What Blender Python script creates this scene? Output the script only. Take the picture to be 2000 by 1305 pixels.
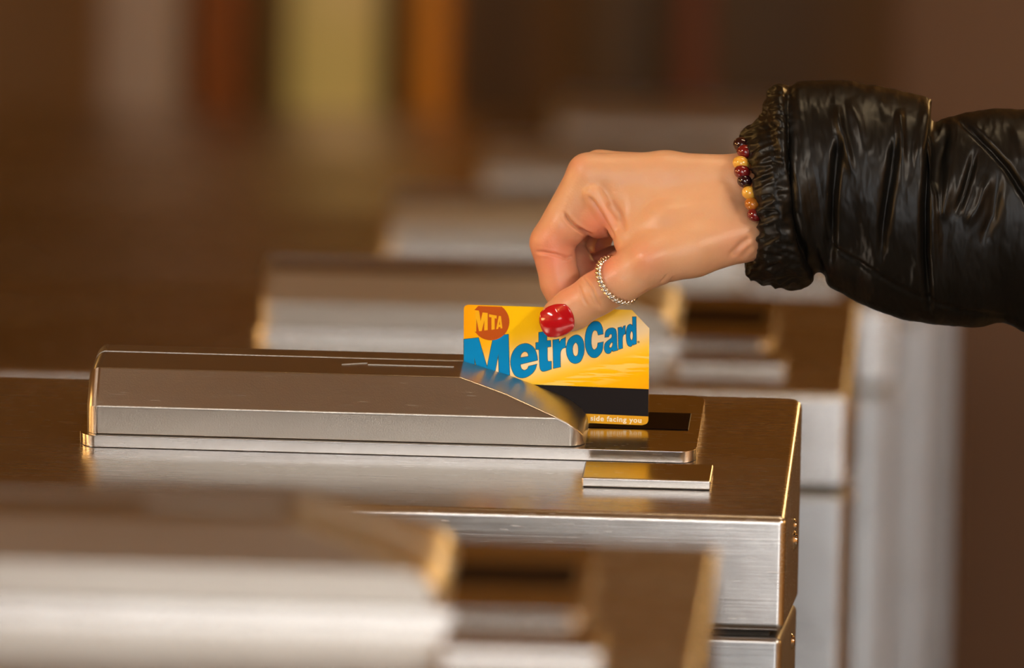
import bpy, bmesh, math, random
import numpy as np
from mathutils import Vector, Matrix, noise
random.seed(7); rng = np.random.default_rng(7)
for o in list(bpy.data.objects): bpy.data.objects.remove(o)
S = bpy.context.scene; COL = S.collection
PI = math.pi

# ------------------------------------------------------------------ camera
YAW, PIT, ROL = 0.06623, 0.05995, 0.02266
FPX = 18810.4
CAM = Vector((0.16091, -4.3, 1.33795))
F = Vector((-math.sin(YAW)*math.cos(PIT), math.cos(YAW)*math.cos(PIT), -math.sin(PIT)))
r0 = Vector((math.cos(YAW), math.sin(YAW), 0)); u0 = r0.cross(F)
RT = math.cos(ROL)*r0 + math.sin(ROL)*u0
UP = -math.sin(ROL)*r0 + math.cos(ROL)*u0
cd = bpy.data.cameras.new('camera'); cam = bpy.data.objects.new('camera', cd); COL.objects.link(cam)
cam.matrix_world = Matrix(((RT.x, UP.x, -F.x, CAM.x), (RT.y, UP.y, -F.y, CAM.y), (RT.z, UP.z, -F.z, CAM.z), (0, 0, 0, 1)))
cd.sensor_width = 36; cd.lens = FPX/2000*36; cd.clip_start = 0.1; cd.clip_end = 60
cd.dof.use_dof = True; cd.dof.focus_distance = 4.40; cd.dof.aperture_fstop = 6.6
S.camera = cam
S.view_settings.view_transform = 'Standard'; S.view_settings.look = 'None'
S.view_settings.gamma = 1; S.view_settings.use_curve_mapping = False
S.view_settings.exposure = 0.16

def at(px, py, y):                      # a point of the plane y = const seen at that place of the photograph
    d = F + RT*((px-1000)/FPX) - UP*((py-652.5)/FPX)
    return CAM + d*((y-CAM.y)/d.y)

# ------------------------------------------------------------------ world (closed room; only a faint fill)
w = bpy.data.worlds.new('world'); S.world = w; w.use_nodes = True
w.node_tree.nodes['Background'].inputs[0].default_value = (0.30, 0.22, 0.15, 1)
w.node_tree.nodes['Background'].inputs[1].default_value = 0.05

# ------------------------------------------------------------------ helpers
def link(o, parent=None):
    COL.objects.link(o)
    if parent: o.parent = parent
    return o
def tag(o, label=None, cat=None, group=None, kind=None):
    for k, v in (('label', label), ('category', cat), ('group', group), ('kind', kind)):
        if v: o[k] = v
    return o
def empty(name, loc): 
    o = bpy.data.objects.new(name, None); o.location = loc; o.empty_display_size = .05
    return link(o)
def mesh_obj(name, me, mat, parent=None, loc=None):
    o = bpy.data.objects.new(name, me)
    if mat: me.materials.clear(); me.materials.append(mat)
    if loc is not None: o.location = loc
    return link(o, parent)
def bm_obj(name, bm, mat, parent=None, loc=None, smooth=35, wn=False):
    bmesh.ops.recalc_face_normals(bm, faces=bm.faces)
    me = bpy.data.meshes.new(name); bm.to_mesh(me); bm.free()
    if smooth:
        me.shade_smooth(); me.set_sharp_from_angle(angle=math.radians(smooth))
    o = mesh_obj(name, me, mat, parent, loc)
    if wn:
        m = o.modifiers.new('wn', 'WEIGHTED_NORMAL'); m.keep_sharp = True; m.weight = 100
    return o
def box_bm(x0, x1, y0, y1, z0, z1):
    bm = bmesh.new(); bmesh.ops.create_cube(bm, size=1)
    for v in bm.verts:
        v.co = Vector((x0+(x1-x0)*(v.co.x+.5), y0+(y1-y0)*(v.co.y+.5), z0+(z1-z0)*(v.co.z+.5)))
    return bm
def cut(bm, co, no):                    # keep the side the normal points away from, close the cut
    bmesh.ops.bisect_plane(bm, geom=bm.verts[:]+bm.edges[:]+bm.faces[:], plane_co=Vector(co), plane_no=Vector(no), clear_outer=True, dist=1e-7)
    e = [x for x in bm.edges if x.is_boundary]
    if e: bmesh.ops.holes_fill(bm, edges=e, sides=0)
def bevel(bm, off, seg=3, ang=20, sel=None, clamp=True):
    ed = [e for e in bm.edges if len(e.link_faces) == 2 and e.calc_face_angle() > math.radians(ang) and (sel is None or sel(e))]
    bmesh.ops.bevel(bm, geom=ed, offset=off, segments=seg, profile=0.5, affect='EDGES', clamp_overlap=clamp)
def box(name, x0, x1, y0, y1, z0, z1, mat, parent=None, bev=0, seg=2):
    bm = box_bm(x0, x1, y0, y1, z0, z1)
    if bev: bevel(bm, bev, seg)
    return bm_obj(name, bm, mat, parent)

# ------------------------------------------------------------------ materials
def mat(name, base=(.5, .5, .5), rough=.5, metal=0, **kw):
    m = bpy.data.materials.new(name); m.use_nodes = True
    b = m.node_tree.nodes['Principled BSDF']
    b.inputs['Base Color'].default_value = (*base, 1); b.inputs['Roughness'].default_value = rough; b.inputs['Metallic'].default_value = metal
    for k, v in kw.items(): b.inputs[k.replace('_', ' ')].default_value = v
    return m
class N:                                # tiny node-building helper
    def __init__(s, m): s.m = m; s.t = m.node_tree; s.b = s.t.nodes['Principled BSDF']
    def new(s, t, **kw):
        n = s.t.nodes.new(t)
        for k, v in kw.items(): setattr(n, k, v)
        return n
    def ln(s, a, b): s.t.links.new(a, b)
    def coord(s, scale=(1, 1, 1), rot=(0, 0, 0)):
        c = s.new('ShaderNodeTexCoord'); mp = s.new('ShaderNodeMapping'); mp.inputs['Scale'].default_value = scale; mp.inputs['Rotation'].default_value = rot
        s.ln(c.outputs['Object'], mp.inputs[0]); return mp.outputs[0]
    def noise(s, vec, scale, detail=3, rough=.5):
        n = s.new('ShaderNodeTexNoise'); n.inputs['Scale'].default_value = scale; n.inputs['Detail'].default_value = detail; n.inputs['Roughness'].default_value = rough
        s.ln(vec, n.inputs['Vector']); return n.outputs['Fac']
    def ramp(s, fac, stops):
        r = s.new('ShaderNodeValToRGB'); e = r.color_ramp.elements
        while len(e) < len(stops): e.new(.5)
        for x, (p, c) in zip(e, stops): x.position = p; x.color = (*c, 1) if len(c) == 3 else c
        s.ln(fac, r.inputs[0]); return r.outputs[0]
    def math(s, op, a, b=None, c=None, clamp=False):
        n = s.new('ShaderNodeMath', operation=op, use_clamp=clamp)
        for i, v in enumerate((a, b, c)):
            if v is None: continue
            if isinstance(v, (int, float)): n.inputs[i].default_value = v
            else: s.ln(v, n.inputs[i])
        return n.outputs[0]
    def mix(s, f, a, b, mode='MIX'):
        n = s.new('ShaderNodeMix', data_type='RGBA', blend_type=mode)
        for v, i in ((f, n.inputs[0]), (a, n.inputs[6]), (b, n.inputs[7])):
            if isinstance(v, (int, float)): i.default_value = v
            elif isinstance(v, tuple): i.default_value = (*v, 1)
            else: s.ln(v, i)
        return n.outputs[2]
    def bump(s, h, strength, dist):
        n = s.new('ShaderNodeBump'); n.inputs['Strength'].default_value = strength; n.inputs['Distance'].default_value = dist
        s.ln(h, n.inputs['Height']); s.ln(n.outputs[0], s.b.inputs['Normal'])

def steel(name, base, rough, streak=.10, bump=.15, grain=False, aniso=.0):
    m = mat(name, base, rough, 1); n = N(m)
    a = n.noise(n.coord((3, 260, 260)), 4, 5, .6)
    b = n.noise(n.coord((1, 1.2, 1.2)), 9, 4)
    f = n.math('ADD', n.math('MULTIPLY', a, streak), n.math('MULTIPLY', b, streak*1.2))
    sc = n.noise(n.coord((14, 240, 240), (0.0, .35, .5)), 5, 2)      # a few slanting scratches
    sc = n.math('MULTIPLY', n.math('GREATER_THAN', sc, .70), .10)
    n.ln(n.math('ADD', n.math('ADD', f, rough-streak*1.1), sc, clamp=True), n.b.inputs['Roughness'])
    n.b.inputs['Anisotropic'].default_value = aniso
    if grain: h = n.noise(n.coord((1, 1, 1)), 1500, 2, .7); n.bump(h, bump, .0003)
    else: n.bump(n.math('ADD', n.math('ADD', a, n.math('MULTIPLY', b, 16)), n.math('MULTIPLY', sc, 5)), bump, .0002)
    return m
M_lid = steel('brushed steel', (.60, .575, .55), .25, .14, .27)
M_body = steel('brushed steel body', (.44, .435, .43), .30, .12, .3)
M_plate = steel('plate steel', (.60, .57, .54), .19, .08, .06)
M_cast = steel('bead blasted steel', (.47, .435, .39), .30, .05, .16, grain=True)
M_black = mat('black glass', (.004, .001, .001), .35, Specular_IOR_Level=.12)
M_screw = mat('polished screw', (.75, .70, .64), .12, 1)
M_gap = mat('dark seam rubber', (.01, .008, .006), .7)

# ------------------------------------------------------------------ the room
ceil_m = mat('brown ceiling', (.36, .20, .035), .7)
wall_m = mat('brown tiled wall', (.23, .115, .042), .55)
n = N(wall_m)
v1 = n.noise(n.coord((2.2, .1, .12)), 2.4, 2)
n.ln(n.ramp(v1, [(.3, (.065, .030, .002)), (.5, (.13, .062, .004)), (.68, (.21, .10, .008))]), n.b.inputs['Base Color'])
side_m = mat('ochre side wall', (.42, .21, .05), .6)
front_m = mat('pale entrance wall', (.62, .56, .50), .6)
floor_m = mat('grey terrazzo floor', (.34, .32, .30), .35)
n = N(floor_m); n.ln(n.ramp(n.noise(n.coord(), 90, 4), [(.35, (.055, .045, .035)), (.65, (.14, .115, .09))]), n.b.inputs['Base Color'])
X0, X1, Y0, Y1, ZC = -3.6, 3.6, -7.2, 4.8, 3.0
def st(o): o['kind'] = 'structure'; return o
st(box('floor', X0-.1, X1+.1, Y0-.1, Y1+.1, -.1, 0, floor_m))
st(box('ceiling', X0-.1, X1+.1, Y0-.1, Y1+.1, ZC, ZC+.1, ceil_m))
st(box('wall_back', X0-.1, X1+.1, Y1, Y1+.1, 0, ZC, wall_m))
st(box('wall_left', X0-.1, X0, Y0, Y1, 0, ZC, side_m))
st(box('wall_right', X1, X1+.1, Y0, Y1, 0, ZC, side_m))
# wall behind the camera; its wide glowing window is added to light the scene
WX0, WX1, WZ0, WZ1 = -1.1, 3.0, .45, 2.45
bm = box_bm(X0-.1, WX0, Y0-.1, Y0, 0, ZC)
for a in ((WX1, X1+.1, 0, ZC), (WX0, WX1, 0, WZ0), (WX0, WX1, WZ1, ZC)):
    b2 = box_bm(a[0], a[1], Y0-.1, Y0, a[2], a[3]); me = bpy.data.meshes.new('t'); b2.to_mesh(me); b2.free(); bm.from_mesh(me); bpy.data.meshes.remove(me)
st(bm_obj('wall_front', bm, front_m, smooth=0))
def emis(name, col, s):
    m = mat(name, (.8, .8, .8), .4); b = m.node_tree.nodes['Principled BSDF']
    b.inputs['Emission Color'].default_value = (*col, 1); b.inputs['Emission Strength'].default_value = s
    return m
M_day = emis('added daylight pane', (.90, .95, 1.0), 4.0)
win = st(empty('fill_window_1', (0, Y0, 0)));  # unseen window, added for white reflections in the steel and frontal light
box('pane', WX0, WX1, -.06, -.04, WZ0, WZ1, M_day, win)
M_frame = mat('grey window frame', (.25, .24, .23), .5)
for i in range(5):
    x = WX0+(WX1-WX0)*i/4; box('window_frame', x-.03, x+.03, -.07, -.01, WZ0, WZ1, M_frame, win)

# ceiling lights: one over the person, the others unseen fills added for brightness
M_tube = emis('light diffuser', (1.0, .83, .62), 14)
M_fix = mat('white fixture housing', (.7, .68, .64), .5)
def ceiling_light(x, y, lx, ly, m, label):
    t = tag(empty('ceiling_light', (x, y, ZC)), label, 'ceiling light', 'ceiling lights of the hall')
    box('housing', -lx/2-.03, lx/2+.03, -ly/2-.03, ly/2+.03, -.06, 0, M_fix, t)
    box('diffuser', -lx/2, lx/2, -ly/2, ly/2, -.07, -.06, m, t)
M_front_fill = emis('front fill diffuser', (1.0, .93, .82), 38)
M_side_fill = emis('side fill diffuser', (1.0, .90, .76), 58)
ceiling_light(-2.7, -2.7, .4, 1.6, M_side_fill, 'added ceiling fill light left of the camera near the left wall')  # added left fill, brightens hand and card from the side
ceiling_light(2.7, -2.7, .4, 1.6, M_side_fill, 'added ceiling fill light right of the camera near the right wall')  # added right fill, keeps its glare off the steel fronts
ceiling_light(.2, -4.9, 1.5, .35, M_front_fill, 'long warm fill light added on the ceiling behind the camera')  # unseen front fill, added to brighten hand and card
M_tube1 = emis('warm light diffuser', (1.0, .74, .44), 20)
M_wash = emis('amber wash diffuser', (1.0, .56, .16), 3.9)
ceiling_light(.6, .22, 1.2, .14, M_tube1, 'long warm ceiling light on the ceiling above the person')
ceiling_light(-2.3, 3.4, .5, 1.2, M_wash, 'added amber wash light over the left of the hall near the back wall')  # unseen, added as a warm wash on the back wall
ceiling_light(2.3, 3.4, .5, 1.2, M_wash, 'added amber wash light over the right of the hall near the back wall')  # right half of the added warm wash
M_warm = emis('amber lamp glass', (1.0, .55, .16), 13)
def wall_lamp(x, y, z, s, label):
    t = tag(empty('wall_lamp', (x, y, z)), label, 'wall lamp', 'amber wall lamps')
    box('backplate', min(0, s*.03), max(0, s*.03), -.5, .5, -.3, .3, M_fix, t)
    bm = box_bm(min(s*.03, s*.13), max(s*.03, s*.13), -.45, .45, -.26, .26); bevel(bm, .03, 3)
    bm_obj('lamp_shade', bm, M_warm, t)
wall_lamp(X0, .3, 1.75, 1, 'amber wall lamp on the left wall level with the turnstiles')
wall_lamp(X0, -1.6, 1.35, 1, 'added amber fill lamp on the left wall nearer the entrance')  # second lamp added to widen the gold reflections on the housing ends
wall_lamp(X1, 1.6, 1.9, -1, 'amber wall lamp on the right wall level with the turnstiles')

def pendant(x, y, z, label):
    t = tag(empty('pendant_lamp', (x, y, ZC)), label, 'pendant lamp', 'amber globe pendants')
    box('cord', -.006, .006, -.006, .006, z+.2-ZC, 0, M_gap, t)
    bm = bmesh.new(); bmesh.ops.create_uvsphere(bm, u_segments=24, v_segments=16, radius=.22)
    for v in bm.verts: v.co.z = v.co.z*.9+z-ZC
    bm_obj('globe', bm, M_globe, t)
M_globe = emis('amber globe glass', (1.0, .60, .22), 18)
pendant(1.05, 3.2, 2.35, 'amber globe pendant hanging right of the row of turnstiles')
# ------------------------------------------------------------------ back of the hall: pilaster, doors, lit window
def back_box(name, px0, px1, y, dy, m, z0=0, z1=ZC, parent=None, bev=.01):
    a = at(px0, 200, y).x; b = at(px1, 200, y).x
    if parent: a -= parent.location.x; b -= parent.location.x; y0, y1 = y-parent.location.y, y+dy-parent.location.y
    else: y0, y1 = y, y+dy
    return box(name, a, b, y0, y1, z0, z1, m, parent, bev)
M_pil = mat('grey mauve painted pilaster', (.27, .215, .185), .6)
M_rust = mat('rust red painted panel', (.42, .11, .008), .6)
M_dark = mat('dark bronze metal', (.055, .032, .014), .5)
M_olive = mat('dark olive panel', (.10, .070, .016), .6)
M_maroon = mat('dark maroon cladding', (.12, .028, .010), .6)
M_orange = mat('varnished orange wood', (.50, .20, .015), .45)
M_mauve = mat('dusty mauve wall panel', (.12, .07, .045), .7)
M_br2 = mat('umber wall panel', (.09, .05, .015), .6)
YB = 3.95
zw = at(300, 283, YB).z
st(back_box('trim_1', 192, 345, YB, .16, M_pil))
st(back_box('trim_2', 372, 475, YB+.1, .10, M_rust, zw-.02))
st(back_box('trim_3', 1740, 2160, YB+.5, .12, M_mauve))
st(back_box('trim_4', 1110, 1290, YB+.55, .06, M_br2))
st(back_box('trim_5', 1320, 1375, YB+.5, .06, M_maroon))
st(back_box('trim_6', 790, 868, YB+.05, .08, M_orange, zw-.03))
st(back_box('trim_7', -1400, 900, YB-.25, .10, M_maroon, 0, zw-.012))
# lit display window
M_pane = emis('lit display glass', (1, 1, 1), 1)
n = N(M_pane); c = n.coord()
f = n.noise(c, 2.6, 2)
colr = n.ramp(f, [(.30, (.44, .33, .07)), (.46, (.55, .37, .10)), (.60, (.66, .42, .18)), (.8, (.66, .33, .07))])
n.ln(colr, n.b.inputs['Base Color']); n.ln(colr, n.b.inputs['Emission Color']); n.b.inputs['Emission Strength'].default_value = .25
xw = at(640, 200, YB).x
wn2 = st(empty('window_2', (xw, YB+.12, 0)))
back_box('window_frame', 522, 548, YB+.02, .14, M_olive, zw-.02, 2.4, wn2)
back_box('window_frame', 738, 770, YB+.02, .14, M_dark, zw-.02, 2.4, wn2)
back_box('window_frame', 522, 770, YB+.02, .14, M_dark, 2.4, 2.46, wn2)
back_box('window_frame', 522, 770, YB+.02, .14, M_olive, zw-.06, zw-.002, wn2)
back_box('pane', 545, 742, YB+.10, .02, M_pane, zw-.002, 2.4, wn2)

# ------------------------------------------------------------------ turnstiles
PITCH = .851; TH = math.radians(13.742); CT, ST_ = math.cos(TH), math.sin(TH)
def L(u, v, nn): return Vector((u, v*CT-nn*ST_, 1+v*ST_+nn*CT))       # point on the sloping lid -> cabinet space
def Ln(a, b, c): return Vector((a, b*CT-c*ST_, b*ST_+c*CT))
def W2L(p): q = p-Vector((0, 0, 1)); return Vector((q.x, q.y*CT+q.z*ST_, -q.y*ST_+q.z*CT))
VW, LEN, YC = .1805, 1.35, .105
def tolocal(bm):
    for v in bm.verts: v.co = L(*v.co)
def round_corner(bm, cx, cy, sx, sy, r, k=6, z=0):                    # round a vertical corner in plan
    for i in range(k):
        a = (i+.5)/k*PI/2; nn = Vector((sx*math.cos(a), sy*math.sin(a), 0))
        cut(bm, Vector((cx-sx*r, cy-sy*r, z))+nn*r, nn)
def make_turnstile(y, label):
    t = tag(empty('turnstile', (0, y, 0)), label, 'turnstile', 'stainless steel turnstiles in a row')
    W = VW*CT
    # lower body
    bm = box_bm(-LEN+.003, 0, .0005, W+.001, 0, 1-.0535); bevel(bm, .0035, 4)
    bm_obj('body', bm, M_body, t, wn=True)
    bm = box_bm(-LEN+.01, -.006, .005, W-.005, 1-.0535, 1-.0505); bm_obj('seam', bm, M_gap, t, smooth=0)
    # lid with sloping top
    bm = box_bm(-LEN, .0005, 0, W, 1-.0512, 1.1)
    cut(bm, L(0, 0, 0), Ln(0, 0, 1))
    round_corner(bm, .0005, W, 1, 1, .007, 6); round_corner(bm, -LEN, W, -1, 1, .007, 6)
    bevel(bm, .0032, 5, 28)
    bm_obj('lid', bm, M_lid, t, wn=True)
    # reader plate
    bm = box_bm(-.3268, -.0438, .0752, .1612, .0001, .0056)
    for cx, sx in ((-.3268, -1), (-.0438, 1)):
        for cy, sy in ((.0752, -1), (.1612, 1)): round_corner(bm, cx, cy, sx, sy, .008, 7)
    bevel(bm, .0004, 2, 40); tolocal(bm)
    bm_obj('reader_plate', bm, M_plate, t, wn=True)
    # black sensor window beside the slot
    bm = box_bm(-.0960, -.0490, .1075, .1325, .0056, .0060); bevel(bm, .0002, 1); tolocal(bm)
    bm_obj('sensor_window', bm, M_black, t)
    # housing: two convex halves either side of the card slot
    base = W2L(at(1000, 820, YC)).z
    lip = [(950.8, 718), (996, 732), (1046, 751), (1094.5, 769.5), (1118, 782), (1137, 797), (1147, 811), (1150.5, 832)]
    lp = [W2L(at(a, b, YC)) for a, b in lip]
    yn = Ln(0, 1, 0)
    hs = empty('reader_housing', (0, 0, 0)); hs.parent = t
    def slot_cut(bm, s):                # plane world y = YC -+ gap expressed in lid space
        q = W2L(Vector((0, YC-s*.0006, 1.03))); nn = Vector((0, CT*s, -ST_*s)) if False else Vector((0, s*CT, -s*ST_))
        cut(bm, q, nn)
    for s in (1, -1):
        bm = box_bm(-.3235, -.0945, .0777, .1400, .0057, .0335)
        slot_cut(bm, s); q0 = W2L(Vector((0, YC-s*.0006, 1.03))); nq = Vector((0, s*CT, -s*ST_))
        if s == 1: 
            d = Vector((0, -(.0335-.0190), .0912-.0777)); d = Vector((0, -1*(.0335-.0190), (.0912-.0777))).normalized()
            cut(bm, (0, .0777, .0190), d)
            cut(bm, (0, .0912, .0335), (Vector((0, -.24, 1))).normalized()) if False else None
        else:
            cut(bm, (0, .1400, .0190), Vector((0, (.0335-.0190), .0135)).normalized())
        for a, b in zip(lp[:-1], lp[1:]):
            nn = Vector((-(b.z-a.z), 0, b.x-a.x)).normalized()
            if nn.x < 0: nn = -nn
            cut(bm, (a.x, 0, a.z), nn)
        cy = .0777 if s == 1 else .1400
        round_corner(bm, -.0945, cy, 1, -s, .008, 7)
        lf = lambda e: all(v.co.x < -.3234 for v in e.verts)
        bevel(bm, .0056, 7, 25, lambda e: lf(e) and all(v.co.z > .0058 for v in e.verts if abs(e.verts[0].co.z-e.verts[1].co.z) < 1e-5) and not all(abs((v.co-q0).dot(nq)) < 1e-5 for v in e.verts))
        bevel(bm, .0007, 3, 14, lambda e: max(v.co.x for v in e.verts) > -.30, clamp=False)
        tolocal(bm)
        bm_obj('housing_half', bm, M_cast, hs, wn=True)
    # fine raised slot lips with a break between them
    def bar(u0_, v0_, u1_, v1_, nn, wdt, nm):
        a = Vector((u0_, v0_, 0)); b = Vector((u1_, v1_, 0)); d = (b-a).normalized(); q = Vector((-d.y, d.x, 0))*wdt
        bm = bmesh.new(); vs = [bm.verts.new(Vector((p.x, p.y, z))) for z in (nn, nn+.00035) for p in (a-q, b-q, b+q, a+q)]
        for f in ((0, 1, 2, 3), (7, 6, 5, 4), (0, 4, 5, 1), (1, 5, 6, 2), (2, 6, 7, 3), (3, 7, 4, 0)): bm.faces.new([vs[i] for i in f])
        bevel(bm, .0001, 1); tolocal(bm); bm_obj(nm, bm, M_cast, hs)
    bar(-.1965, .1062, -.157, .1062, .0335, .0003, 'slot_rib')
    bar(-.2085, .1052, -.1970, .1085, .0335, .0003, 'slot_rib')
    # small raised pad in front of the reader
    bm = box_bm(-.0935, -.0352, .0362, .0610, .0002, .0046); bevel(bm, .0008, 3, 40); tolocal(bm)
    bm_obj('lid_pad', bm, M_plate, t, wn=True)
    # screws in the end face
    for z, nm, ks in ((.9815, 'screw', .62), (.9885, 'screw', .42), (.935, 'screw', .5)):
        bm = bmesh.new()
        prof = [(0, .0075), (.0018, .0068), (.0022, .0055), (.0040, .0050), (.0050, .0038), (.0056, .0018), (.0057, .00001)]
        k = 24; rings = []
        for dx, r in prof: rings.append([bm.verts.new((dx*ks*.6, ks*math.cos(2*PI*i/k)*r, ks*math.sin(2*PI*i/k)*r)) for i in range(k)])
        for A, B in zip(rings, rings[1:]):
            for i in range(k): bm.faces.new((A[i], A[(i+1) % k], B[(i+1) % k], B[i]))
        o = bm_obj(nm, bm, M_screw, t, loc=(.0005, .105, z))
    return t
def copy_tree(o, parent=None):
    c = o.copy(); COL.objects.link(c); c.parent = parent
    for ch in list(o.children): copy_tree(ch, c)
    return c
proto = make_turnstile(0, 'sharp steel turnstile in the middle with a yellow card held in its reader')
for k, lb in ((-1, 'nearest steel turnstile, strongly blurred along the bottom edge'),
              (1, 'steel turnstile next behind the one with the card, reader seen past the hand'),
              (2, 'second steel turnstile behind the one with the card'),
              (3, 'third steel turnstile behind the one with the card, mostly hidden by the hand'),
              (4, 'farthest steel turnstile at the back of the row')):
    c = copy_tree(proto); c.location.y = k*PITCH; c['label'] = lb

# ------------------------------------------------------------------ the card
card_o = at(1087, 712, YC)
def cp(px, py, dy=0): return at(px, py, YC)-card_o+Vector((0, dy, 0))
def spline(pts, sub=7):                 # closed outline: (x, y) smooth, (x, y, 1) corner
    n_ = len(pts); out = []
    P = [np.array(p[:2], float) for p in pts]; C = [len(p) > 2 for p in pts]
    for i in range(n_):
        a, b = P[i], P[(i+1) % n_]; ca, cb = C[i], C[(i+1) % n_]
        out.append(a)
        if ca and cb: continue
        ta = (b-a) if ca else (b-P[i-1])/2; tb = (b-a) if cb else (P[(i+2) % n_]-a)/2
        L_ = np.linalg.norm(b-a)
        for t_ in (ta, tb):
            l = np.linalg.norm(t_)
            if l > L_*1.25: t_ *= L_*1.25/l
        for j in range(1, sub):
            t = j/sub; h = ((2*t**3-3*t*t+1)*a + (t**3-2*t*t+t)*ta + (-2*t**3+3*t*t)*b + (t**3-t*t)*tb)
            out.append(h)
    return out
def flat(name, loops, material, dy, thick=.00001, grow=0, parent=None, tf=lambda x, y: (x, y)):
    cu = bpy.data.curves.new(name, 'CURVE'); cu.dimensions = '2D'; cu.fill_mode = 'BOTH'; cu.extrude = thick/2; cu.offset = grow
    for lp_ in loops:
        pts = [cp(*tf(*p)) for p in spline(lp_)]
        s = cu.splines.new('POLY'); s.points.add(len(pts)-1); s.use_cyclic_u = True
        for q, p in zip(s.points, pts): q.co = (p.x, p.z, 0, 1)
    tmp = bpy.data.objects.new('tmp', cu); COL.objects.link(tmp)
    dg = bpy.context.evaluated_depsgraph_get(); dg.update()
    me = bpy.data.meshes.new_from_object(tmp.evaluated_get(dg)); bpy.data.objects.remove(tmp)
    for v in me.vertices: v.co = Vector((v.co.x, dy-v.co.z, v.co.y))
    me.name = name
    o = mesh_obj(name, me, material, parent)
    return o
def A_(x, y): return 890+x/9.32, 580+y/9.32
def B_(x, y): return 980+x/9.32, 650+y/9.32
def C_(x, y): return 1100+x/9.32, 600+y/9.32
card = tag(empty('transit_card', card_o), 'yellow and blue plastic fare card held between thumb and finger in the reader slot', 'card')
M_card = mat('printed yellow card', (.9, .6, .02), .5, Specular_IOR_Level=.08)
n = N(M_card); c = n.new('ShaderNodeTexCoord'); sx = n.new('ShaderNodeSeparateXYZ'); n.ln(c.outputs['Object'], sx.inputs[0])
K = 1000/0.2345*0.001  # px per mm near the card
PXM = 4270.0
X = n.math('MULTIPLY', sx.outputs[0], PXM); Z = n.math('MULTIPLY', sx.outputs[2], -PXM)      # px-like card units from (1087, 712)
d = n.math('ADD', Z, n.math('MULTIPLY', X, .33))                                             # distance below the word's baseline run
u = n.math('DIVIDE', n.math('ADD', d, 22), 30)
cream = n.math('POWER', 2.718, n.math('MULTIPLY', n.math('MULTIPLY', u, u), -1))
orange = n.math('MULTIPLY', n.math('SUBTRACT', d, 20), .011, clamp=True)
basec = n.mix(orange, (.95, .58, .0), (.95, .42, .0))
lft = n.math('MULTIPLY', n.math('SUBTRACT', -95, X), .012, clamp=True)
basec = n.mix(lft, basec, (.93, .40, .0))
colr = n.mix(n.math('MULTIPLY', cream, .93), basec, (.92, .76, .50))
# pale rippled streaks that trail off below the word
mp = n.new('ShaderNodeMapping'); mp.inputs['Scale'].default_value = (52, 1, 520); mp.inputs['Rotation'].default_value = (0, -.14, 0); n.ln(c.outputs['Object'], mp.inputs[0])
stx = n.noise(mp.outputs[0], 1.0, 2.0, .5)
stm = n.math('MULTIPLY', n.math('SUBTRACT', stx, .48), 16, clamp=True)
e1 = n.math('MULTIPLY', n.math('SUBTRACT', d, 24), .10, clamp=True); e2 = n.math('MULTIPLY', n.math('SUBTRACT', 72, d), .035, clamp=True)
stm = n.math('MULTIPLY', n.math('MULTIPLY', stm, e1), n.math('MULTIPLY', e2, .85))
colr = n.mix(stm, colr, (.88, .66, .16)); n.ln(colr, n.b.inputs['Base Color'])
outl = [(906, 603), (908.5, 597.5), (914, 595.2, 1), (1234, 605.4, 1), (1268.3, 641.5, 1), (1266.3, 818), (1263.5, 827), (1254, 830.6, 1), (914, 817, 1), (909, 815), (906, 809)]
flat('card_body', [outl], M_card, 0, .0003, parent=card)
M_stripe = mat('magnetic stripe', (.010, .007, .007), .4, Specular_IOR_Level=.10)
M_band = mat('ochre lettering band', (.70, .36, .018), .4, Specular_IOR_Level=.08)
M_blue = mat('blue print', (.0, .25, .62), .5, Specular_IOR_Level=.08)
M_navy = mat('dark outline print', (.012, .05, .045), .4)
M_rustp = mat('rust orange print', (.47, .088, .006), .35, Specular_IOR_Level=.08)
M_yel = mat('yellow print', (.86, .46, .008), .35, Specular_IOR_Level=.08)
M_cream = mat('cream print', (.85, .78, .62), .4, Specular_IOR_Level=.08)
M_grey = mat('grey print', (.36, .22, .05), .5)
FR = -.00016
flat('magnetic_stripe', [[(906, 745.5, 1), (1267.1, 760.2, 1), (1266.4, 813.6, 1), (906, 797.5, 1)]], M_stripe, FR, parent=card)
flat('text_band', [[(906, 797.5, 1), (1266.4, 813.6, 1), (1266.3, 818), (1263.5, 827), (1254, 830.6, 1), (914, 817, 1), (909, 815), (906, 809)]], M_band, FR, parent=card)
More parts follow.
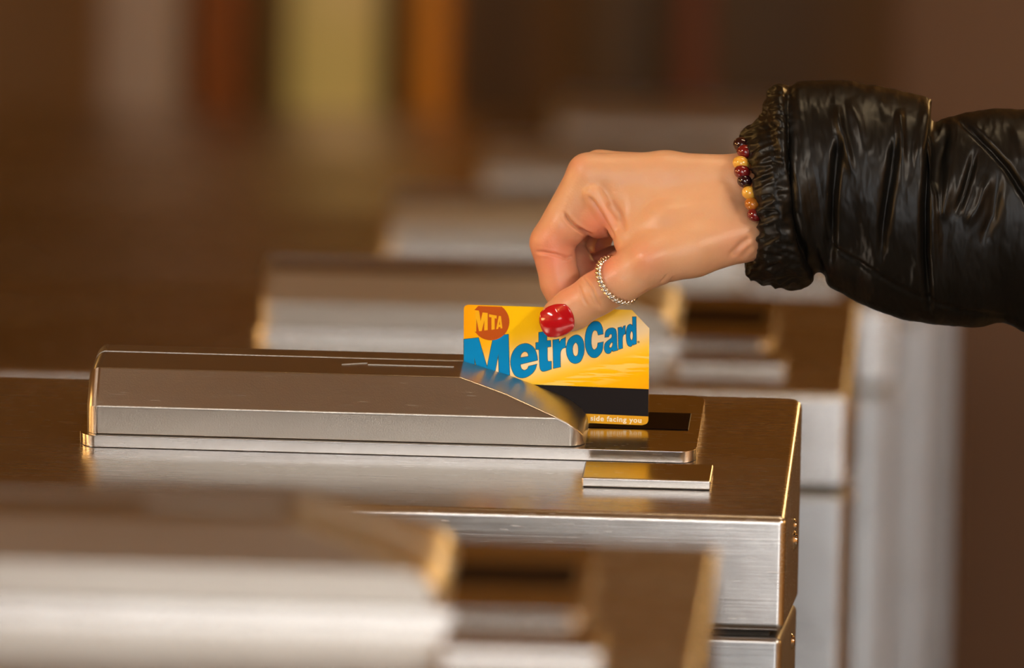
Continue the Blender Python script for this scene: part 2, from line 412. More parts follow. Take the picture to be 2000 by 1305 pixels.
letters = [
 ('M', A_, [[(150, 772, 1), (415, 745, 1), (572, 1280, 1), (690, 705, 1), (960, 683, 1), (982, 1450, 1), (792, 1450, 1), (778, 1040, 1), (700, 1440, 1), (430, 1440, 1), (337, 1110, 1), (362, 1440, 1), (150, 1430, 1)]]),
 ('e', B_, [[(650, 498, 1), (640, 410), (605, 310), (540, 235), (440, 197), (320, 228), (225, 320), (172, 450), (168, 600), (225, 750), (310, 812), (420, 815), (535, 755), (605, 670), (636, 576, 1), (490, 612, 1), (468, 658), (410, 685), (355, 650), (335, 575, 1)],
            [(335, 458, 1), (350, 395), (400, 345), (450, 347), (482, 385), (487, 432, 1)]]),
 ('t', B_, [[(676, -3, 1), (820, -25, 1), (820, 145, 1), (890, 143, 1), (893, 250, 1), (828, 262, 1), (830, 470), (845, 520), (903, 522, 1), (903, 660, 1), (805, 693), (742, 700), (704, 660), (690, 560), (680, 303, 1), (622, 302, 1), (622, 183, 1), (676, 178, 1)]]),
 ('r', B_, [[(932, 135, 1), (1040, 118, 1), (1047, 195, 1), (1082, 130), (1157, 90, 1), (1162, 268, 1), (1110, 285), (1075, 330), (1065, 400), (1068, 622, 1), (942, 648, 1)]]),
 ('o', B_, [[(1375, 42), (1450, 90), (1494, 200), (1496, 360), (1445, 500), (1385, 548), (1310, 555), (1235, 505), (1185, 390), (1178, 260), (1215, 140), (1290, 65)],
            [(1345, 175), (1300, 230), (1288, 310), (1305, 400), (1345, 432), (1385, 400), (1398, 310), (1385, 220)]]),
 ('C', C_, [[(725, 487, 1), (715, 390), (680, 305), (620, 262), (530, 278), (445, 375), (405, 520), (402, 680), (438, 820), (510, 905), (600, 915), (675, 850), (715, 765), (728, 636, 1), (635, 655, 1), (618, 735), (572, 777), (530, 750), (510, 660), (515, 530), (540, 445), (580, 418), (620, 440), (640, 505, 1)]]),
 ('a', C_, [[(762, 546, 1), (775, 450), (825, 395), (900, 380), (950, 405), (970, 470), (976, 600), (980, 710), (992, 782, 1), (905, 805, 1), (893, 770, 1), (862, 825), (818, 845), (772, 820), (750, 750), (765, 665), (815, 612), (872, 570), (892, 530), (882, 490), (855, 492), (835, 512), (825, 538, 1)],
            [(902, 630, 1), (860, 660), (835, 715), (855, 745), (888, 725), (903, 680)]]),
 ('r', C_, [[(1000, 377, 1), (1060, 363, 1), (1075, 412, 1), (1095, 355), (1128, 340, 1), (1131, 487, 1), (1100, 500), (1082, 540), (1078, 600), (1080, 745, 1), (1010, 767, 1)]]),
 ('d', C_, [[(1262, 180, 1), (1325, 178, 1), (1333, 665, 1), (1278, 687, 1), (1270, 658, 1), (1248, 702), (1213, 715), (1170, 675), (1150, 570), (1150, 430), (1175, 345), (1215, 315), (1248, 325), (1265, 345, 1)],
            [(1245, 430), (1218, 480), (1215, 560), (1245, 608), (1270, 565), (1272, 480)]])]
for nm, tf, lps in letters:
    flat('letter_outline', lps, M_navy, FR, grow=.00022, parent=card, tf=lambda x, y, c=None, tf=tf: tf(x, y))
    flat('letter', lps, M_blue, FR-.00003, grow=-.00003, parent=card, tf=lambda x, y, c=None, tf=tf: tf(x, y))
circ = []
cx, cy, R = 640, 452, 338
for a in [math.radians(v_) for v_ in range(-56, 146, 8)]: circ.append((cx+R*math.cos(a), cy+R*math.sin(a)))
logo = [(830, 180, 1)]+circ[0:]+[(345, 636, 1), (372, 632, 1), (372, 380, 1), (425, 250, 1), (340, 240, 1), (410, 165, 1)]
flat('logo_disc', [logo], M_rustp, FR-.00006, parent=card, tf=A_)
flat('logo_letter', [[(360, 258, 1), (428, 262, 1), (455, 440, 1), (490, 282, 1), (583, 292, 1), (583, 603, 1), (520, 612, 1), (522, 430, 1), (475, 620, 1), (425, 625, 1), (377, 400, 1), (374, 632, 1), (360, 634, 1)]], M_yel, FR-.00009, parent=card, tf=A_)
flat('logo_letter', [[(608, 315, 1), (748, 340, 1), (746, 395, 1), (710, 388, 1), (710, 588, 1), (652, 600, 1), (652, 374, 1), (608, 366, 1)]], M_yel, FR-.00009, parent=card, tf=A_)
flat('logo_letter', [[(785, 345, 1), (825, 350, 1), (851, 570, 1), (818, 576, 1), (813, 546, 1), (783, 550, 1), (774, 582, 1), (738, 588, 1)], [(800, 430, 1), (790, 508, 1), (809, 505, 1)]], M_yel, FR-.00009, parent=card, tf=A_)
ringp = [(1370+22*math.cos(a), 635+22*math.sin(a)) for a in np.linspace(0, 2*PI, 12, endpoint=False)]
flat('trademark_dot', [ringp], M_grey, FR, parent=card, tf=C_)
# the line of text on the band
fc = bpy.data.curves.new('t', 'FONT'); fc.body = 'side facing you'; fc.size = 1; fc.offset = .024; fc.space_character = 1.12; fc.resolution_u = 6
tmp = bpy.data.objects.new('t', fc); COL.objects.link(tmp); dg = bpy.context.evaluated_depsgraph_get(); dg.update()
me = bpy.data.meshes.new_from_object(tmp.evaluated_get(dg)); bpy.data.objects.remove(tmp)
xs = [v.co.x for v in me.vertices]; x0_, x1_ = min(xs), max(xs)
pa, pb = cp(1153.3, 821.4), cp(1252.8, 825.8)
# baseline from pa to pb; the letters' height follows from the x-height seen
ux = (pb-pa)/(x1_-x0_); uz = Vector((0, 0, 1))*.0033
for v in me.vertices: v.co = pa+ux*(v.co.x-x0_)+uz*v.co.y+Vector((0, FR-.00003, 0))
me.name = 'band_text'; mesh_obj('band_text', me, M_cream, card)

# ------------------------------------------------------------------ the hand (one continuous skin, thumb in front of the card, index finger behind)
def H(px, py, Y): p = at(px, py, YC+Y/1000); return np.array((p.x, p.y, p.z))*1000      # mm
RES = .62
lo = H(1012, 690, -24); hi = H(1600, 262, 76)
lo, hi = np.minimum(lo, hi), np.maximum(lo, hi)
lo[1], hi[1] = (YC*1000-26), (YC*1000+78)
nx, ny, nz = [int((hi[i]-lo[i])/RES)+1 for i in range(3)]
def smin(a, b, k):
    h = np.maximum(k-np.abs(a-b), 0)/k
    return np.minimum(a, b)-h*h*h*k/6
def cap(P, a, b):                       # round cone; a, b = (px, py, Y, r)
    A = H(*a[:3]).astype(np.float32); B = H(*b[:3]).astype(np.float32); d = B-A; L2 = float(d@d)
    q = [P[i]-A[i] for i in range(3)]
    t = np.clip((q[0]*d[0]+q[1]*d[1]+q[2]*d[2])/L2, 0, 1)
    return np.sqrt((q[0]-d[0]*t)**2+(q[1]-d[1]*t)**2+(q[2]-d[2]*t)**2)-(a[3]+(b[3]-a[3])*t)
PALM = [
 ((1600, 372, 16, 13), (1455, 352, 15, 11.2)), ((1600, 455, 10, 13), (1455, 458, 6, 11.5)), ((1600, 415, 34, 13), (1455, 400, 36, 11.5)), ((1600, 415, 18, 18), (1455, 405, 20, 17)),
 ((1455, 352, 15, 11.2), (1300, 345, 12, 10.8)), ((1300, 345, 12, 10.8), (1152, 344, 9, 10.4)),
 ((1455, 354, 27, 11), (1172, 337, 26, 9.8)), ((1455, 365, 38, 11), (1195, 355, 42, 9)), ((1455, 385, 44, 10), (1215, 380, 56, 8)),
 ((1440, 410, 18, 16), (1300, 410, 18, 15)), ((1300, 410, 18, 15), (1215, 392, 20, 11)), ((1300, 430, 40, 12), (1240, 400, 42, 11)),
 ((1400, 430, 3, 12), (1300, 440, -1, 11)), ((1300, 440, -1, 11), (1238, 470, -3, 8)), ((1400, 402, 10, 12.5), (1215, 388, 8, 9.3)),
 ((1240, 400, 4, 7), (1226, 470, -4, 5))]
THUMB = [((1440, 462, 2, 12), (1352, 486, -6, 12.8)), ((1352, 486, -6, 12.8), (1272, 508, -11, 11.8)), ((1272, 508, -11, 11.8), (1215, 545, -11.6, 10.4)), ((1215, 545, -11.6, 10.4), (1165, 574, -10.8, 9.7)),
         ((1165, 574, -10.8, 9.7), (1118, 604, -9.6, 9.3)), ((1118, 604, -9.6, 9.3), (1094, 617, -8.9, 8.4))]
INDEX = [((1152, 344, 9, 10.4), (1078, 474, 11, 9.9)), ((1078, 474, 11, 9.9), (1094, 552, 10, 8.9)), ((1094, 552, 10, 8.9), (1118, 622, 8.2, 7.7)),
         ((1112, 446, 9, 8.2), (1100, 440, 9, 8.4))]
BULGE = [((1160, 395, 8, 9), (1170, 423, 9, 9.6)), ((1170, 423, 9, 9.6), (1135, 415, 10, 8.5))]
WEB = [((1158, 378, 0, 4.5), (1207, 448, -1, 4.2)), ((1207, 448, -1, 4.2), (1216, 470, 2, 4))]
MIDDLE = [((1172, 337, 26, 9.8), (1098, 478, 31, 9.2)), ((1098, 478, 31, 9.2), (1150, 562, 25, 8.5)), ((1150, 562, 25, 8.5), (1222, 517, 19, 8.4))]
RINGF = [((1195, 355, 42, 9), (1122, 470, 49, 8.8)), ((1122, 470, 49, 8.8), (1135, 545, 43, 8.1)), ((1135, 545, 43, 8.1), (1200, 512, 38, 7.8))]
PINKY = [((1215, 380, 56, 8), (1160, 470, 65, 7.4)), ((1160, 470, 65, 7.4), (1168, 530, 61, 6.9)), ((1168, 530, 61, 6.9), (1212, 510, 55, 6.6))]
def sdf(P):
    def chain(c, k):
        d = None
        for a, b in c:
            e = cap(P, a, b); d = e if d is None else smin(d, e, k)
        return d
    palm = chain(PALM, 7)
    out = smin(palm, chain(THUMB, 4), 7)
    idx = smin(chain(INDEX, 3), chain(BULGE, 3), 2.2)
    idx = smin(idx, chain(WEB, 3), 3.0)
    out = smin(out, idx, 3.2)
    for c in (MIDDLE, RINGF, PINKY):
        f_ = smin(palm, chain(c, 3), 5); out = smin(out, f_, .8)
    return out
gx = (lo[0]+RES*np.arange(nx)).astype(np.float32)[:, None, None]; gy = (lo[1]+RES*np.arange(ny)).astype(np.float32)[None, :, None]; gz = (lo[2]+RES*np.arange(nz)).astype(np.float32)[None, None, :]
D = sdf((gx, gy, gz))
D[0] = D[-1] = 5; D[:, 0] = D[:, -1] = 5; D[:, :, 0] = D[:, :, -1] = 5
def surface_nets(D):
    ins = D < 0
    nx, ny, nz = D.shape
    c = np.zeros((nx-1, ny-1, nz-1), np.uint8)
    for i in (0, 1):
        for j in (0, 1):
            for k in (0, 1): c += ins[i:nx-1+i, j:ny-1+j, k:nz-1+k]
    act = (c > 0) & (c < 8)
    idx = np.full(act.shape, -1, np.int64); cells = np.argwhere(act); idx[act] = np.arange(len(cells))
    acc = np.zeros((len(cells), 3)); cnt = np.zeros(len(cells))
    cor = [(i, j, k) for i in (0, 1) for j in (0, 1) for k in (0, 1)]
    for a in cor:
        for ax in range(3):
            if a[ax]: continue
            b = list(a); b[ax] = 1
            va = D[cells[:, 0]+a[0], cells[:, 1]+a[1], cells[:, 2]+a[2]]; vb = D[cells[:, 0]+b[0], cells[:, 1]+b[1], cells[:, 2]+b[2]]
            m = (va < 0) != (vb < 0); t = np.where(m, va/np.where(m, va-vb, 1), 0)
            p = np.tile(np.array(a, float), (len(cells), 1)); p[:, ax] += t
            acc[m] += p[m]; cnt[m] += 1
    V = cells+acc/cnt[:, None]
    faces = []
    for ax in range(3):
        o1, o2 = (ax+1) % 3, (ax+2) % 3
        sl0 = [slice(None)]*3; sl1 = [slice(None)]*3; sl0[ax] = slice(0, -1); sl1[ax] = slice(1, None)
        A = ins[tuple(sl0)]; B = ins[tuple(sl1)]
        e = np.argwhere(A != B); 
        e = e[(e[:, o1] > 0) & (e[:, o2] > 0) & (e[:, o1] < D.shape[o1]-1) & (e[:, o2] < D.shape[o2]-1)]
        def cid(d1, d2):
            q = e.copy(); q[:, o1] += d1; q[:, o2] += d2; return idx[q[:, 0], q[:, 1], q[:, 2]]
        q = np.stack([cid(-1, -1), cid(0, -1), cid(0, 0), cid(-1, 0)], 1)
        flip = ~A[e[:, 0], e[:, 1], e[:, 2]]
        q[flip] = q[flip][:, ::-1]; faces.append(q)
    return V, np.concatenate(faces)
V, Fc = surface_nets(D)
V = lo+V*RES
# relax once to take the grid's stair pattern out
def relax(V, Fc, it, lam=.5):
    e = np.concatenate([Fc[:, [0, 1]], Fc[:, [1, 2]], Fc[:, [2, 3]], Fc[:, [3, 0]]])
    for _ in range(it):
        s = np.zeros_like(V); c_ = np.zeros(len(V)); 
        np.add.at(s, e[:, 0], V[e[:, 1]]); np.add.at(c_, e[:, 0], 1); np.add.at(s, e[:, 1], V[e[:, 0]]); np.add.at(c_, e[:, 1], 1)
        V = V+lam*(s/c_[:, None]-V)
    return V
V = relax(V, Fc, 2)
def vnormals(V, Fc):
    fn = np.cross(V[Fc[:, 2]]-V[Fc[:, 0]], V[Fc[:, 3]]-V[Fc[:, 1]]); N_ = np.zeros_like(V)
    for i in range(4): np.add.at(N_, Fc[:, i], fn)
    return N_/np.maximum(np.linalg.norm(N_, axis=1, keepdims=True), 1e-9)
Nn = vnormals(V, Fc)
camv = np.array(CAM)*1000
def toward(V, Nn): v_ = camv-V; return (v_*Nn).sum(1)/np.linalg.norm(v_, axis=1)
def topx(V):                            # where each point of the skin lies across the finger, in the same units as the joints
    v_ = V/1000-np.array(CAM); z_ = v_@np.array(F); return np.stack([1000+FPX*(v_@np.array(RT))/z_, 652.5-FPX*(v_@np.array(UP))/z_], 1)
PX = topx(V); face = toward(V, Nn)
YR = V[:, 1]-YC*1000
def segdist(PX, pl):
    d = np.full(len(PX), 1e9); T = np.zeros(len(PX)); n_ = len(pl)-1
    for i in range(n_):
        a = np.array(pl[i], float); b = np.array(pl[i+1], float); ab = b-a
        t = np.clip(((PX-a)@ab)/(ab@ab), 0, 1); q = np.linalg.norm(PX-(a+t[:, None]*ab), axis=1)
        m = q < d; d[m] = q[m]; T[m] = (i+t[m])/n_
    return d, T
CREASE = [  # (line on the skin, width px, depth mm, Y range)
 ([(1046, 492), (1066, 494), (1088, 498), (1108, 504), (1122, 502)], 2.6, .9, (-20, 24)),
 ([(1096, 508), (1108, 506), (1118, 499)], 2.2, .5, (-20, 24)),
 ([(1102, 417), (1110, 430), (1122, 441), (1138, 452), (1156, 460)], 3.2, 1.6, (-20, 24)),
 ([(1148, 383), (1160, 398), (1174, 420), (1188, 446), (1200, 468)], 4.2, 1.0, (-20, 24)),
 ([(1186, 395), (1202, 412), (1214, 432), (1220, 452)], 7, 1.05, (-20, 24)),
 ([(1139, 541), (1148, 552), (1157, 566), (1165, 587), (1173, 602)], 2.6, .65, (-40, 0)),
 ([(1130, 556), (1135, 570), (1139, 581), (1149, 600)], 2.4, .5, (-40, 0)),
 ([(1147, 548), (1156, 560), (1161, 572)], 2.0, .35, (-40, 0)),
 ([(1153, 578), (1158, 590), (1166, 600)], 2.0, .35, (-40, 0)),
 ([(1466, 464), (1452, 474), (1440, 487), (1424, 503)], 6, .9, (-40, 18)),
 ([(1470, 480), (1458, 492), (1448, 505)], 5, .4, (-40, 18)),
 ([(1290, 552), (1297, 545), (1303, 536)], 2.4, .35, (-40, 10)),
 ([(1305, 555), (1311, 548), (1316, 540)], 2.4, .3, (-40, 10))]
disp = np.zeros(len(V))
for pl, wd, dp, (ya, yb) in CREASE:
    d_, T = segdist(PX, pl); m = (d_ < wd*4) & (face > -.15) & (YR > ya) & (YR < yb)
    fade = np.clip(np.minimum(T, 1-T)*6+.15, 0, 1)
    disp[m] -= (1.45*dp*np.exp(-(d_[m]/wd)**2)*fade[m])
    disp[m] += (.28 if wd < 6 else 0)*dp*np.exp(-((d_[m]-wd*2.0)/wd)**2)*fade[m]
BUMPS = [((1260, 506), 30, 1.6), ((1168, 566), 22, .35), ((1130, 318), 20, .5), ((1175, 440), 16, .3), ((1085, 530), 20, .5), ((1090, 450), 22, .5)]
for (bx, by), wd, dp in BUMPS:
    q = np.hypot(PX[:, 0]-bx, PX[:, 1]-by); m = (face > 0) & (YR < 22); disp[m] += dp*np.exp(-(q[m]/wd)**2)
V = V+Nn*disp[:, None]
V = relax(V, Fc, 1, .3)
me = bpy.data.meshes.new('person'); vv = V/1000
org = np.array(at(1250, 430, YC+.02))
me.vertices.add(len(vv)); me.vertices.foreach_set('co', (vv-org).ravel()); me.loops.add(len(Fc)*4); me.loops.foreach_set('vertex_index', Fc.ravel().astype(np.int32))
me.polygons.add(len(Fc)); me.polygons.foreach_set('loop_start', np.arange(0, len(Fc)*4, 4, dtype=np.int32)); me.polygons.foreach_set('loop_total', np.full(len(Fc), 4, dtype=np.int32))
me.update(calc_edges=True); me.validate(); me.shade_smooth()
# the colour of the skin itself: redder finger pulps and knuckles
att = me.color_attributes.new('flush', 'FLOAT_COLOR', 'POINT')
red = np.zeros(len(V))
for (bx, by), wd, a in (((1080, 500), 60, .9), ((1165, 440), 38, .9), ((1170, 510), 40, 1.0), ((1098, 560), 45, .6), ((1262, 505), 34, .45), ((1120, 320), 26, .35), ((1440, 480), 40, .3)):
    red = np.maximum(red, a*np.exp(-(np.hypot(PX[:, 0]-bx, PX[:, 1]-by)/wd)**2))
cc = np.ones((len(V), 4), np.float32); cc[:, 0] = cc[:, 1] = cc[:, 2] = red
att.data.foreach_set('color', cc.ravel())
M_skin = mat('skin', (.66, .36, .22), .38)
n = N(M_skin); va = n.new('ShaderNodeVertexColor', layer_name='flush')
mott = n.noise(n.coord(), 55, 3)
c1 = n.mix(n.math('MULTIPLY', n.math('SUBTRACT', mott, .35), 1.2, clamp=True), (.63, .345, .19), (.70, .42, .25))
c1 = n.mix(va.outputs[0], c1, (.70, .245, .15)); n.ln(c1, n.b.inputs['Base Color'])
n.b.inputs['Subsurface Weight'].default_value = .25; n.b.inputs['Subsurface Radius'].default_value = (1, .35, .18); n.b.inputs['Subsurface Scale'].default_value = .003
n.b.inputs['Specular IOR Level'].default_value = .45
vo = n.new('ShaderNodeTexVoronoi'); vo.inputs['Scale'].default_value = 900; n.ln(n.coord(), vo.inputs['Vector'])
hh = n.math('ADD', n.math('MULTIPLY', vo.outputs[0], .5), n.noise(n.coord((1, 1, 1)), 420, 3))
n.bump(hh, .22, .0004)
person = mesh_obj('person', me, M_skin, None, loc=Vector(org))
tag(person, 'person reaching in from the right in a black puffer jacket, pinching the yellow card', 'person')
def PL(p): return Vector(p)-Vector(org)     # world -> person space (people's clothing and nails are parts of the person)

# thumb nail: a curved shell laid on the thumb's surface
def surf_pt(px, py, off):                   # march from in front of the thumb onto the skin
    Y = -30.0
    for _ in range(60):
        p = H(px, py, Y); q = np.array(p, np.float32)
        d_ = float(sdf((np.array([q[0]]), np.array([q[1]]), np.array([q[2]])))[0])
        if d_ < off: break
        Y += max((d_-off)*.7, .05)
    return np.array(p)
nail_c = np.array((1087.5, 626.5)); ax = np.array((-.93, .30)); ax /= np.linalg.norm(ax); ay = np.array((-ax[1], ax[0]))
nu, nv = 26, 26
grid = []
for i in range(nu):
    for j in range(nv):
        a, b = -1+2*i/(nu-1), -1+2*j/(nv-1)
        # square -> rounded-square disc
        x_ = a*math.sqrt(max(0, 1-.40*b*b)); y_ = b*math.sqrt(max(0, 1-.40*a*a))
        p2 = nail_c+ax*x_*34*(1.0)+ay*y_*32
        grid.append((p2[0], p2[1], min(1, max(abs(a), abs(b)))))
G = np.array(grid)
rel = G[:, :2]-nail_c; s_ = rel@ax; t_ = rel@ay
ideal = -18.9+(t_/32)**2*3.0+(np.maximum(0, s_+4)/38)**2*3.0
Ys = np.full(len(G), -32.0)
def Hn(px, Y): return H_arr(px, Y)
def H_arr(px, Y):
    d0 = np.array(F)[None]+np.array(RT)[None]*((px[:, :1]-1000)/FPX)-np.array(UP)[None]*((px[:, 1:]-652.5)/FPX)
    return (np.array(CAM)[None]+d0*((YC+Y[:, None]/1000-CAM.y)/d0[:, 1:2]))*1000
for _ in range(50):
    q = H_arr(G[:, :2], Ys).astype(np.float32); d_ = sdf((q[:, 0], q[:, 1], q[:, 2])); Ys += np.clip(d_-.02, 0, 3)*.8
Yn = np.where(Ys < -6, np.minimum(ideal, Ys-.45), ideal)+np.where(G[:, 2] > .97, .3, 0)
q = H_arr(G[:, :2], Yn)/1000
bm = bmesh.new(); vs = [bm.verts.new(PL(p)) for p in q]
for i in range(nu-1):
    for j in range(nv-1): bm.faces.new((vs[i*nv+j], vs[(i+1)*nv+j], vs[(i+1)*nv+j+1], vs[i*nv+j+1]))
M_nail = mat('red nail varnish', (.46, .007, .012), .12, Coat_Weight=.6, Coat_Roughness=.05)
nail = bm_obj('thumb_nail', bm, M_nail, person, smooth=60); nail['label'] = 'glossy red varnished nail'
sm = nail.modifiers.new('s', 'SOLIDIFY'); sm.thickness = .0007; sm.offset = -1

# ------------------------------------------------------------------ jacket sleeve
PXP = .2345   # mm per px at the card
ROWS = [(1475, 322, 1480, 490, 18), (1448, 308, 1464, 508, 19), (1438, 292, 1458, 522, 20), (1441, 272, 1461, 539, 21), (1455, 250, 1478, 551, 22), (1474, 237, 1510, 560, 22), (1489, 222, 1540, 566, 23),
        (1494, 196, 1566, 563, 24), (1504, 174, 1588, 551, 25), (1522, 163, 1601, 543, 25), (1550, 157, 1620, 560, 26), (1590, 156, 1648, 577, 26), (1640, 157, 1680, 592, 27), (1690, 162, 1710, 607, 27), (1740, 171, 1745, 619, 28), (1790, 184, 1790, 629, 28),
        (1818, 194, 1820, 635, 28), (1826, 212, 1834, 636, 28), (1832, 231, 1850, 637, 28), (1862, 225, 1880, 640, 29), (1905, 217, 1915, 640, 30), (1950, 213, 1958, 632, 30), (2010, 213, 2010, 651, 31), (2100, 208, 2090, 672, 33), (2220, 195, 2200, 690, 36), (2380, 180, 2350, 705, 40), (2560, 170, 2520, 715, 45)]
R_ = np.array(ROWS, float); tt = np.arange(len(R_)); NS, NA = 620, 300
ts = np.linspace(0, len(R_)-1, NS)
def cr(ts, R_):                          # Catmull-Rom through the rows
    i = np.clip(ts.astype(int), 0, len(R_)-2); f = (ts-i)[:, None]
    g = lambda k: R_[np.clip(i+k, 0, len(R_)-1)]
    p0, p1, p2, p3 = g(-1), g(0), g(1), g(2)
    return .5*(2*p1+(p2-p0)*f+(2*p0-5*p1+4*p2-p3)*f*f+(3*p1-p0-3*p2+p3)*f**3)
RR = cr(ts, R_)
ang = np.linspace(0, 2*PI, NA, endpoint=False)
FOLD = [ # valleys: polyline, width px, depth mm
 ([(1642, 262), (1634, 300), (1629, 360), (1624, 430), (1622, 520)], 9, 4.2),
 ([(1754, 262), (1746, 300), (1738, 360), (1728, 430), (1718, 520)], 9, 4.0),
 ([(1828, 205), (1824, 260), (1814, 330), (1808, 400), (1806, 500), (1815, 600)], 8, 4.5),
 ([(1848, 240), (1836, 320), (1826, 380)], 10, 3.0),
 ([(1908, 285), (1894, 335), (1880, 380), (1868, 420)], 8, 3.0),
 ([(1866, 228), (1900, 255), (1935, 290), (1965, 325), (2000, 380), (2030, 450)], 6, 3.4),
 ([(1540, 160), (1545, 250), (1543, 340), (1548, 420), (1565, 470), (1590, 520), (1602, 545)], 12, 5.5),
 ([(1612, 470), (1640, 492), (1680, 515), (1740, 553), (1800, 583), (1870, 605), (1960, 620)], 5, 1.0),
 ([(1690, 260), (1700, 300), (1704, 330)], 9, 1.0), ([(1950, 330), (1940, 420), (1915, 480)], 10, 2.0), ([(1785, 260), (1780, 320), (1772, 370)], 8, 1.0)]
RIDGE = [([(1636, 205), (1640, 245), (1652, 290), (1668, 345)], 9, 2.6), ([(1655, 190), (1670, 225), (1690, 280), (1705, 330)], 12, 1.6), ([(1757, 212), (1760, 255), (1760, 320)], 8, 2.4), ([(1715, 190), (1728, 215), (1738, 235)], 10, .8),
         ([(1812, 205), (1800, 260), (1790, 320)], 12, 1.8), ([(1860, 320), (1846, 400), (1838, 430)], 10, 2.0), ([(1985, 240), (1992, 330)], 12, 1.2), ([(1930, 340), (1910, 400), (1890, 440)], 9, 1.8)]
px_all = np.zeros((NS, NA, 2)); P3 = np.zeros((NS, NA, 3)); Nr = np.zeros((NS, NA, 3))
for i in range(NS):
    xt, yt, xb, yb, yc_ = RR[i]; hh_ = abs(yb-yt)*PXP/2
    b_ = hh_*(.80+.16*np.clip((1570-xt)/120, 0, 1)); yc_ = yc_-5*np.clip((1560-xt)/80, 0, 1)
    c_, s_ = np.cos(ang), np.sin(ang)
    # superellipse-like round section
    px_all[i, :, 0] = (xt+xb)/2+(xt-xb)/2*s_+30*np.maximum(0, c_)**.7*np.clip((1540-xt)/95, 0, 1); px_all[i, :, 1] = (yt+yb)/2+(yt-yb)/2*s_
    P3[i, :, 1] = yc_-b_*c_            # Y offset mm, c_ = 1 faces the camera
def H_arr(px, Y):
    d0 = np.array(F)[None]+np.array(RT)[None]*((px[:, :1]-1000)/FPX)-np.array(UP)[None]*((px[:, 1:]-652.5)/FPX)
    return (np.array(CAM)[None]+d0*((YC+Y[:, None]/1000-CAM.y)/d0[:, 1:2]))*1000
Q = H_arr(px_all.reshape(-1, 2), P3[:, :, 1].ravel()); PQ = px_all.reshape(-1, 2)
ii = np.arange(NS-1)[:, None]*NA; jj = np.arange(NA)[None]
SF = np.stack([ii+jj, ii+(jj+1) % NA, ii+NA+(jj+1) % NA, ii+NA+jj], 2).reshape(-1, 4)
Ns = vnormals(Q, SF); 
cen = Q.reshape(NS, NA, 3).mean(1, keepdims=True); sgn = ((Q.reshape(NS, NA, 3)-cen)*Ns.reshape(NS, NA, 3)).sum()
if sgn < 0: Ns = -Ns; SF = SF[:, ::-1]
ds = np.zeros(len(Q))
warp = np.array([noise.noise(Vector((p[0]*.012, p[1]*.012, 3.3 if q[1] < YC*1000+25 else 9.1))) for p, q in zip(PQ, Q)])*14
PW = PQ+np.stack([warp, np.zeros(len(warp))], 1)*.6
backside = np.clip((Q[:, 1]-(YC*1000+28))/20, 0, 1)
for lst, sg in ((FOLD, -1), (RIDGE, 1)):
    for pl, wd, dp in lst:
        d_, T = segdist(PQ+np.stack([warp, warp], 1)*.15, pl); fade = np.clip(np.minimum(T, 1-T)*4+.1, 0, 1)
        if pl[0][0] in (1540, 1828, 1612): fade = .45+.55*np.clip(np.minimum(T, 1-T)*5, 0, 1)
        ds += sg*dp*np.exp(-(d_/wd)**2)*fade
# small crumples everywhere, gathers on the elastic cuff
cr1 = np.array([noise.fractal(Vector((p[0]*.020, p[1]*.008, q[1]*.02)), .8, 2.1, 4) for p, q in zip(PW, Q)])
edge = (PQ[:, 0]-1545-np.clip((PQ[:, 1]-420)*.25, 0, 60))
cuffm = 1/(1+np.exp(edge/8))
ga = np.array([noise.noise(Vector((p[0]*.016+3, p[1]*.055+.9*math.sin(p[0]*.03), q[1]*.05))) for p, q in zip(PQ, Q)])
gb = np.array([noise.noise(Vector((p[0]*.035+8, p[1]*.10+1.2*math.sin(p[0]*.02+1), q[1]*.09))) for p, q in zip(PQ, Q)])
ds += (1-cuffm)*cr1*.7+cuffm*((1-2*np.abs(ga))*1.3-.9+(1-2*np.abs(gb))*.6)*np.clip((PQ[:, 0]-1436)/25, .35, 1)
Q2 = Q+Ns*ds[:, None]
Q2 = relax(Q2, SF, 1, .4)
# close the far end, leave the cuff open around the wrist
verts = [PL(q/1000) for q in Q2]
def grid_part(name, i0, i1, m, parent, cap_end=False):
    vv_ = verts[i0*NA:(i1+1)*NA]; fs = [[(a-i0*NA) for a in f] for f in SF[i0*NA:i1*NA].tolist()]
    if cap_end: fs.append(list(range((i1-i0)*NA, (i1-i0+1)*NA)))
    me = bpy.data.meshes.new(name); me.from_pydata(vv_, [], fs); me.update(); me.shade_smooth()
    return mesh_obj(name, me, m, parent)
M_jack = mat('black satin nylon', (.005, .0042, .0032), .36)
n = N(M_jack); n.b.inputs['Specular IOR Level'].default_value = .22
h1 = n.noise(n.coord((1, 1, .45)), 70, 4, .6); n.bump(h1, .15, .0012)
icuff = int(np.searchsorted(ts, 9.6))
slv = grid_part('jacket_sleeve', icuff, NS-1, M_jack, person, True); slv['label'] = 'shiny black quilted sleeve'
cf = grid_part('elastic_cuff', 0, icuff, M_jack, slv); cf['label'] = 'gathered black cuff'

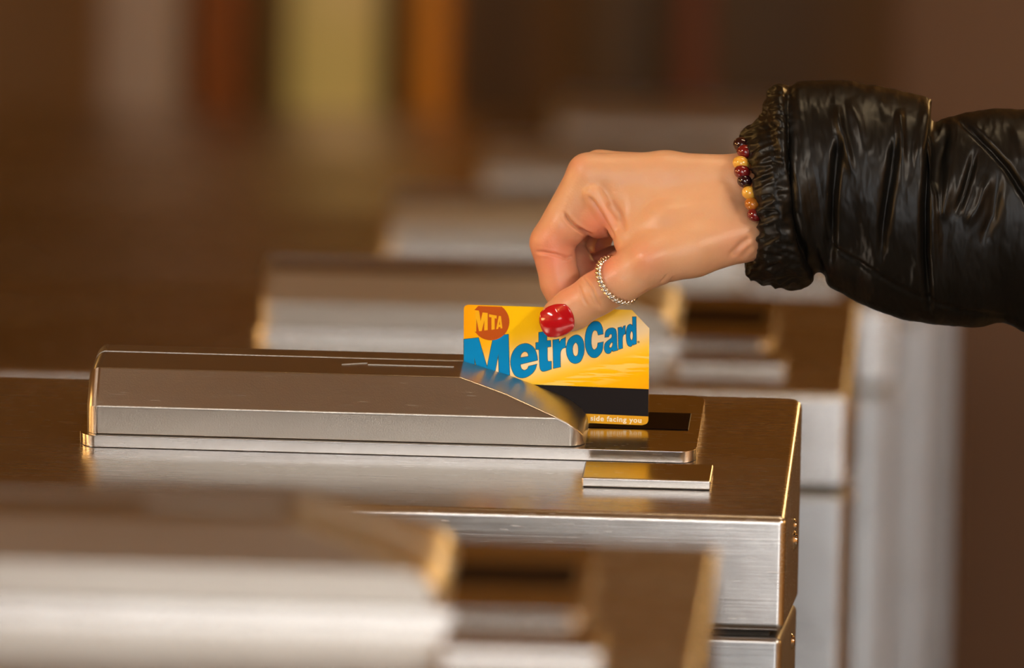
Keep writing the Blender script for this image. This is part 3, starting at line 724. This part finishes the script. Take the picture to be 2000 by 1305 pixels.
# ------------------------------------------------------------------ ring on the thumb: two twisted strands
def rope(name, C0, N0, Rx, ry, strand, turns, m, minor, parent=None, kk=2, loc=None, upv=Vector((0, 0, 1))):
    N0 = N0.normalized(); U = (upv-upv.dot(N0)*N0).normalized(); V_ = N0.cross(U); n_ = 420; bm = bmesh.new()
    for s in range(kk):
        prev = None; first = None; pts = []
        for i in range(n_):
            a = 2*PI*i/n_; rad = (U*math.cos(a)*Rx+V_*math.sin(a)*ry); o_ = rad.normalized(); ph = turns*a+2*PI*s/kk
            pts.append(C0+rad+(o_*math.cos(ph)+N0*math.sin(ph))*strand)
        for i in range(n_):
            t_ = (pts[(i+1) % n_]-pts[i-1]).normalized(); q = t_.cross(N0).normalized(); w_ = t_.cross(q)
            rg = [bm.verts.new(pts[i]+(q*math.cos(2*PI*j/8)+w_*math.sin(2*PI*j/8))*minor) for j in range(8)]
            if prev:
                for j in range(8): bm.faces.new((prev[j], prev[(j+1) % 8], rg[(j+1) % 8], rg[j]))
            else: first = rg
            prev = rg
        for j in range(8): bm.faces.new((prev[j], prev[(j+1) % 8], first[(j+1) % 8], first[j]))
    return bm_obj(name, bm, m, parent, loc=loc, smooth=80)
M_silver = mat('silver', (.80, .74, .68), .16, 1)
a_ = Vector(H(1172, 508, -10))/1000; b_ = Vector(H(1231, 586, -10))/1000
C0 = Vector(H(1206, 547, -11.4))/1000
ru = (a_-b_).normalized(); near = (Vector(H(1178, 560, -23))/1000-C0); near = (near-near.dot(ru)*ru)
N0 = ru.cross(near).normalized()
rg = rope('ring', Vector((0, 0, 0)), N0, (a_-b_).length/2*.97, near.length*1.02, .00085, 16, M_silver, .00090, upv=ru, loc=C0)
tag(rg, 'twisted silver rope ring around the thumb', 'ring')

# ------------------------------------------------------------------ bead bracelet on the wrist
def bead_mat(name, c1, c2, rough=.1):
    m = mat(name, c1, rough, Coat_Weight=.5); n = N(m)
    n.ln(n.ramp(n.noise(n.coord(), 260, 3), [(.38, c1), (.62, c2)]), n.b.inputs['Base Color']); n.b.inputs['Subsurface Weight'].default_value = .2; n.b.inputs['Subsurface Scale'].default_value = .002
    return m
M_amb = bead_mat('amber bead', (.62, .28, .02), (.80, .50, .09)); M_red = bead_mat('garnet bead', (.10, .004, .006), (.20, .012, .012)); M_blk = bead_mat('black cherry bead', (.010, .003, .005), (.03, .004, .008))
M_mix = bead_mat('amber and red bead', (.62, .26, .02), (.22, .015, .01))
bc = Vector(H(1468, 385, 20))/1000
br = tag(empty('bracelet', bc), 'amber and dark red bead bracelet on the wrist at the jacket cuff', 'bracelet')
seen = [(1449, 283, 9, 4.1, M_blk), (1456, 297, 3, 4.0, M_red), (1447, 319, -1.2, 3.9, M_amb), (1449.5, 336, -3.6, 3.9, M_red), (1454.5, 354, -5, 3.6, M_blk), (1464, 377, -7.0, 3.7, M_amb), (1469, 399, -8.4, 3.6, M_mix), (1474, 420, -9.4, 3.6, M_red)]
hid = []
for k in range(15):
    a = 1.2+k*.33; hid.append((1476-3*math.cos(a), 405+105*math.sin(a+.35), 24-36*math.cos(a), 3.7, (M_amb, M_red, M_blk, M_amb, M_red)[k % 5]))
base_bead = bpy.data.meshes.new('bead')
bm = bmesh.new(); bmesh.ops.create_uvsphere(bm, u_segments=24, v_segments=16, radius=1)
for v in bm.verts: v.co.z *= .86
bm.to_mesh(base_bead); bm.free(); base_bead.shade_smooth()
bmeshes = {}
for (x_, y_, Y_, r_, m_) in seen+[h for h in hid if h[2] > 12]:
    if m_.name not in bmeshes:
        q = base_bead.copy(); q.materials.append(m_); bmeshes[m_.name] = q
    o = bpy.data.objects.new('bead', bmeshes[m_.name]); o.location = Vector(H(x_, y_, Y_))/1000-bc; o.scale = (r_/1000,)*3; o.rotation_euler = (0, .25, 0); link(o, br)
